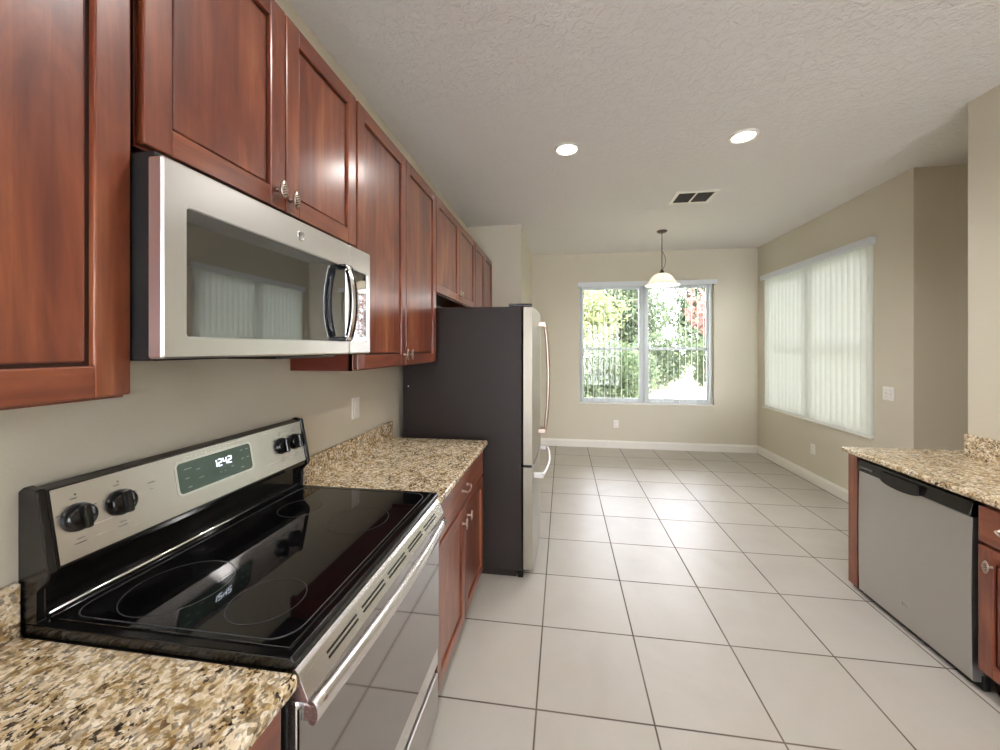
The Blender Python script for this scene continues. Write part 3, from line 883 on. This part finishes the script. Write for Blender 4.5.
# ------------------------------------------------------------------ fridge
FY0, FY1 = 2.482, 3.385
fr = thing('refrigerator', (-.65, 2.92, 0), 'tall french-door refrigerator with dark grey side and stainless doors, past the granite worktop', 'refrigerator')
m = MB(); m.box(-1.10, -.272, FY0+.003, FY1-.003, .045, 1.802, 0, .004); m.box(-1.08, -.31, FY0+.02, FY1-.02, 0, .045, 0); m.build('body', 'fridge', fr)
def fdoor(y0, y1, z0, z1):
    m = MB(); n = 8; W = FY1-FY0; c = (FY0+FY1)/2
    pts = [(-.262, y0), ]
    for i in range(n+1):
        yy = y0 + (y1-y0)*i/n; t = (yy-c)/(W/2)
        pts.append((-.200 + .016*(1-t*t), yy))
    pts.append((-.262, y1))
    m.prism(pts, 'z', z0, z1, 0, .003)
    return m
for (a, b, hy) in ((FY0, 2.917, 2.872), (2.923, FY1, 2.968)):
    dd_ = fdoor(a, b, .752, 1.798).build('door', 'steelf', fr)
    m = MB(); n = 16; pts = []
    for i in range(n+1):
        t = -1 + 2*i/n; pts.append((-.138 + .026*(1-t*t), hy, 1.30 + t*.415))
    m.tube(pts, .0095, 0, 10, 1.3)
    for zz in (.895, 1.705): m.box(-.19, -.130, hy-.011, hy+.011, zz-.018, zz+.018, 0, .004)
    m.build('door_handle', 'nickel', dd_)
fz = fdoor(FY0, FY1, .06, .735).build('freezer_drawer', 'steelf', fr)
m = MB(); n = 16; pts = []
for i in range(n+1):
    t = -1 + 2*i/n; pts.append((-.140 + .034*(1-t*t), 2.92 + t*.37, .665))
m.tube(pts, .0105, 0, 10, 1.0)
for yy in (2.56, 3.28): m.box(-.20, -.132, yy-.016, yy+.016, .648, .682, 0, .004)
m.build('door_handle', 'steelm', fz)
for yy in (FY0+.03, FY1-.09):
    m = MB(); m.box(-.36, -.205, yy-.02, yy+.06, 1.800, 1.822, 0, .006); m.build('hinge_cover', 'blackm', fr)
m = MB(); m.box(-.272, -.205, FY0+.002, FY0+.05, .735, .752, 0, .002); m.build('middle_hinge', 'blackm', fr)
m = MB(); m.box(-.30, -.262, FY0+.01, FY1-.01, .0, .055, 0, .003); m.build('toe_grille', 'blackm', fr)
m = MB(); m.lathe([(0, -.003), (.004, -.002), (.005, 0)], (-1.06, FY0+.003, 1.262), 'y', 10); m.build('side_screw', 'plate', fr)

# ------------------------------------------------------------------ right-hand run: dishwasher, cabinet, worktop
RC = .885
m = MB(); m.box(1.797, XP-.001, -.9, 2.745, RC-.031, RC, 0, .009, 3)
m.box(XP-.002, XP+.128, YP+.004, 2.745, RC-.031, RC, 0, .004)
o = m.build('granite_worktop', 'granite'); tag(o, 'speckled granite worktop above the dishwasher, ending at the end panel', 'worktop')
m = MB(); m.box(XP-.023, XP-.001, -.9, YP-.002, RC-.0005, RC+.132, 0, .003); m.build('backsplash', 'granite', o)
DF = 1.818
dwr = thing('dishwasher', (2.1, 2.31, 0), 'stainless dishwasher with black control strip under the granite worktop', 'dishwasher')
m = MB(); m.box(DF+.045, XP-.03, 1.958, 2.628, .03, RC-.04, 0, .002); m.box(DF+.035, DF+.06, 1.958, 2.628, 0, .06, 0); m.build('body', 'blackd', dwr)
m = MB(); n = 8; pts = [(DF+.044, .030), (DF+.01, .030)]
for i in range(n+1):
    t = i/n; pts.append((DF - .004*math.sin(PI*t), .036 + (.765-.036)*t))
pts += [(DF+.044, .765)]
m.prism(pts, 'y', 1.968, 2.622, 0, .002); dd_ = m.build('door', 'steelm', dwr)
m = MB(); m.prism([(DF+.044, .768), (DF-.004, .768), (DF-.010, .776), (DF+.002, RC-.05), (DF+.044, RC-.04)], 'y', 1.968, 2.622, 0, .002); cs = m.build('control_strip', 'blackm', dwr)
m = MB(); n = 12; prof = []
top = RC-.062
poly = [(2.20, top), (2.435, top)]
for i in range(n+1):
    t = i/n; yy = 2.435 - t*.235; poly.append((yy, .772 - .018*math.sin(PI*t)**.55))
m.prism(poly, 'x', DF-.024, DF+.0, 0, .003); hp = m.build('pocket_handle', 'blackm', cs)
m = MB(); m.box(DF-.012, DF-.0065, 2.51, 2.60, .792, .800, 0); m.build('vent_line', 'print', cs)
badge(dd_, DF-.002, 2.307, .15, .016, -1)
base_cabinet(1.652, 1.950, 'cherry base cabinet with one drawer over one door, beside the dishwasher', DF-.005, XP-.03, RC-.031, -1,
             [(1.662, 1.940, 1.885)], [(1.662, 1.940, 1.80)], 'cherry base cabinets on the dishwasher side')
base_cabinet(.72, 1.648, 'unseen cherry base cabinet with two doors, added for reflections, third from the end panel', DF-.005, XP-.03, RC-.031, -1,
             [(.73, 1.182, 1.14), (1.187, 1.638, 1.23)], [(.73, 1.638, 1.18)], 'cherry base cabinets on the dishwasher side')  # cabinet added out of view, fills the oven door reflection
m = MB(); m.box(DF+.002, XP+.10, 2.640, 2.715, .03, RC-.031, 0, .002); m.box(DF+.03, XP+.08, 2.642, 2.71, 0, .03, 1)
o = m.build('end_panel', ['woodv', 'kick']); tag(o, 'cherry end panel closing the cabinet run past the dishwasher', 'panel')

# ------------------------------------------------------------------ ceiling fixtures
def downlight(x, y, label):
    r = thing('recessed_light', (x, y, ZC-.012), label, 'ceiling light', 'recessed ceiling lights')
    m = MB(); m.lathe([(.094, 0), (.094, -.004), (.088, -.010), (.076, -.011), (.070, -.005), (.070, 0)], (x, y, ZC), 'z', 40); m.build('trim_ring', 'trim', r)
    m = MB(); m.lathe([(0, -.0075), (.04, -.0072), (.070, -.004), (.070, 0)], (x, y, ZC), 'z', 40); m.build('lens', 'glow', r)
    ld = bpy.data.lights.new('downlight', 'SPOT'); ld.energy = CAN_W; ld.spot_size = 2.7; ld.spot_blend = .9; ld.shadow_soft_size = .07; ld.color = (1, .97, .93)
    lo = bpy.data.objects.new('downlight', ld); lo.location = (0, 0, -.03); lo.parent = r; C.objects.link(lo)
downlight(.028, 2.787, 'small round recessed light in the ceiling on the fridge side')
downlight(1.225, 2.787, 'small round recessed light in the ceiling on the dishwasher side')
for (x, y, t) in ((.028, 1.05, 'over the range aisle'), (1.225, 1.05, 'over the middle aisle'), (.6, -.9, 'behind the kitchen aisle'), (3.35, 1.6, 'in the hallway past the dishwasher wall')):  # extra cans out of view, added to brighten the kitchen and hall
    downlight(x, y, 'unseen small round recessed light added for fill ' + t)
vt = thing('ceiling_vent', (1.235, 3.84, ZC-.02), 'white ceiling air vent with two dark louvred openings', 'air vent')
vx0, vx1, vy0, vy1 = 1.045, 1.43, 3.69, 3.99
m = MB()
m.box(vx0, vx1, vy0, vy0+.035, ZC-.010, ZC, 0, .002); m.box(vx0, vx1, vy1-.035, vy1, ZC-.010, ZC, 0, .002)
m.box(vx0, vx0+.035, vy0+.035, vy1-.035, ZC-.010, ZC, 0, .002); m.box(vx1-.035, vx1, vy0+.035, vy1-.035, ZC-.010, ZC, 0, .002)
vc = (vx0+vx1)/2; m.box(vc-.008, vc+.008, vy0+.035, vy1-.035, ZC-.010, ZC, 0, .001)
m.build('frame', 'trim', vt)
m = MB(); m.box(vx0+.03, vx1-.03, vy0+.03, vy1-.03, ZC-.0015, ZC-.0005, 0); m.build('duct_screen', 'blackd', vt)
for (a, b) in ((vx0+.036, vc-.009), (vc+.009, vx1-.036)):
    m = MB(); k_ = 9
    for i in range(k_):
        yy = vy0+.045 + i*(vy1-vy0-.09)/(k_-1)
        m.prism([(yy-.006, ZC-.002), (yy-.005, ZC-.002), (yy+.007, ZC-.010), (yy+.006, ZC-.010)], 'x', a, b, 0)
    m.build('louver', 'ventd', vt)

# pendant
PX, PY = 1.218, 4.913
pd = thing('pendant_lamp', (PX, PY, 2.30), 'bell-shaped frosted glass pendant lamp on a dark cord before the garden-view window', 'pendant lamp')
m = MB(); m.lathe([(0, ZC-.028), (.02, ZC-.028), (.05, ZC-.020), (.062, ZC-.008), (.062, ZC)], (PX, PY, 0), 'z', 32); m.build('canopy', 'bronze', pd)
m = MB(); m.tube([(PX, PY, ZC-.025), (PX, PY, 2.475)], .0045, 0, 8)
for i in range(16):
    zz = ZC-.04 - i*.03
    m.lathe([(.0045, zz+.006), (.0075, zz), (.0045, zz-.006)], (PX, PY, 0), 'z', 8)
m.build('chain', 'bronze', pd)
m = MB(); pts = []
for i in range(30):
    t = i/29
    z = 2.72 - .24*math.sin(t*PI*.5)**1.0 if t < .66 else 0
    pts.append((PX + .042*math.sin(min(1, t)*PI)*(1 if t > .1 else .5), PY + .004*math.sin(9*t), 2.74 - .26*t))
m.tube(pts, .004, 0, 7); 
pts = [(PX + .042*math.sin((1-t)*PI)*.9, PY+.01, 2.66 - .10*t) for t in [i/10 for i in range(11)]]
m.build('cord', 'brass', pd)
m = MB(); m.lathe([(0, 2.505), (.012, 2.50), (.022, 2.48), (.030, 2.462), (.034, 2.452), (0, 2.450)], (PX, PY, 0), 'z', 24); m.build('shade_cap', 'bronze', pd)
m = MB()
prof = [(.030, 2.454), (.062, 2.448), (.098, 2.430), (.125, 2.402), (.142, 2.372), (.158, 2.346), (.180, 2.326), (.204, 2.312), (.207, 2.306), (.203, 2.304)]
inner = [(max(r-.004, .0), z-.004) for r, z in reversed(prof[:-1])]
m.lathe(prof + inner, (PX, PY, 0), 'z', 48); m.build('lamp_shade', 'shade', pd)
m = MB(); m.lathe([(0, 2.448), (.014, 2.446), (.014, 2.43), (.022, 2.415), (.030, 2.392), (.024, 2.37), (0, 2.36)], (PX, PY, 0), 'z', 20); m.build('bulb', 'bulb', pd)
ld = bpy.data.lights.new('pendant_light', 'POINT'); ld.energy = PEND_W; ld.color = (1, .95, .86); ld.shadow_soft_size = .03
lo = bpy.data.objects.new('pendant_light', ld); lo.location = (0, 0, .03); lo.parent = pd; C.objects.link(lo)

# ------------------------------------------------------------------ garden
o = MB().box(-30, 45, YF+.4, 70, -.45, -.25).build('ground', 'grass'); o['kind'] = 'structure'
o = MB().box(XR+T+.6, 45, -20, YF+.4, -.45, -.25).build('ground', 'grass'); o['kind'] = 'structure'
def plant(name, x, y, rx, ry, z0, z1, nleaf, lm, label, cat, trunk=None, group='garden plants outside the windows', size=.09, seed=1):
    rnd = random.Random(seed)
    r = thing(name, (x, y, -.25), label, cat, group)
    me_v, me_f = [], []
    zc, rz = (z0+z1)/2, (z1-z0)/2
    lumps = [(x + rx*.62*math.cos(a)*q, y + ry*.62*math.sin(a)*q, zc + rz*.6*h, .45 + .25*rnd.random()) for a, q, h in [(rnd.uniform(0, 6.3), rnd.uniform(.2, 1), rnd.uniform(-1, 1)) for _ in range(14)]]
    for i in range(nleaf):
        lx, ly, lz, ls = rnd.choice(lumps)
        v = Vector((rnd.gauss(0, 1), rnd.gauss(0, 1), rnd.gauss(0, 1))).normalized() * (rnd.uniform(.5, 1)**.5)
        c = Vector((lx + v.x*rx*ls, ly + v.y*ry*ls, lz + v.z*rz*ls))
        if c.z < -.22: continue
        a = Vector((rnd.gauss(0, 1), rnd.gauss(0, 1), rnd.gauss(0, 1))).normalized(); b = a.orthogonal().normalized()
        s = size*rnd.uniform(.6, 1.4); k0 = len(me_v)
        me_v += [c - a*s, c - b*s*.45, c + a*s, c + b*s*.45]; me_f.append((k0, k0+1, k0+2, k0+3))
    me = bpy.data.meshes.new('foliage')
    org = Vector((x, y, -.25))
    me.from_pydata([tuple(p-org) for p in me_v], [], me_f); me.materials.append(M[lm])
    fo = bpy.data.objects.new('foliage', me); C.objects.link(fo); fo.parent = r
    tr = trunk or .03
    m = MB()
    m.tube([(x, y, -.25), (x+.04, y, (z0-.25)/2+.1), (x-.03, y+.03, z0+.2), (x, y, zc)], [tr*1.3, tr, tr*.85, tr*.4], 0, 8)
    for a in (0.5, 2.3, 4.2, 5.4):
        m.tube([(x-.03, y+.03, z0+.1), (x+rx*.3*math.cos(a), y+ry*.3*math.sin(a), zc-.1*rz), (x+rx*.6*math.cos(a), y+ry*.6*math.sin(a), zc+.45*rz)], [tr*.5, tr*.35, tr*.12], 0, 6)
    m.build('trunk', 'bark', r)
    return r
B = 'garden shrubs outside the far window'; Tn = 'garden trees outside the far window'
plant('shrub', .95, 10.6, 1.0, .8, -.25, 1.75, 5200, 'leafd', 'dense dark green shrub low in the far window, beside the lawn', 'shrub', group=B, size=.07, seed=2)
plant('shrub', 2.3, 12.9, .8, .7, -.25, 1.5, 2400, 'leafm', 'yellow-green shrub just behind the dark green shrub', 'shrub', group=B, size=.07, seed=3)
plant('shrub', 4.2, 17.5, 1.5, 1.0, -.25, 2.2, 4500, 'leafm', 'rounded green shrub beyond the lawn in the far window', 'shrub', group=B, seed=4)
plant('shrub', 7.2, 18.8, 1.7, 1.0, -.25, 2.1, 4500, 'leafd', 'broad dark shrub beyond the lawn, under the pink-leaved tree', 'shrub', group=B, seed=5)
plant('tree', .6, 17.5, 2.3, 1.8, .7, 4.6, 6500, 'leafy', 'pale yellow-green tree above the dark shrub in the far window', 'tree', .12, Tn, .12, 6)
plant('tree', 3.2, 20.5, 2.2, 1.8, 1.0, 6.6, 8500, 'leafm', 'tall mid-green tree behind the window mullion', 'tree', .16, Tn, .13, 7)
plant('tree', 6.4, 15.4, 1.7, 1.3, 1.8, 4.2, 2600, 'leafr', 'thin tree with pink-red leaves over the lawn', 'tree', .09, Tn, .10, 8)
plant('tree', 8.4, 24.5, 2.8, 1.8, .5, 7.5, 8500, 'leafm', 'large green tree behind the pink-leaved tree', 'tree', .18, Tn, .14, 9)
plant('tree', 5.55, 13.6, .75, .6, .9, 2.3, 380, 'leafm', 'small sparse pale-trunked tree standing on the lawn', 'tree', .06, Tn, .07, 10)
plant('tree', 9.6, 9.2, 1.5, 1.5, .4, 3.2, 2600, 'leafy', 'yellow-green tree glimpsed through the closed blinds', 'tree', .12, 'garden trees beside the house', .12, 11)
plant('tree', 9.8, 4.6, 1.4, 1.4, .5, 3.4, 2400, 'leafm', 'green tree outside the closed blinds near the jog', 'tree', .12, 'garden trees beside the house', .12, 12)
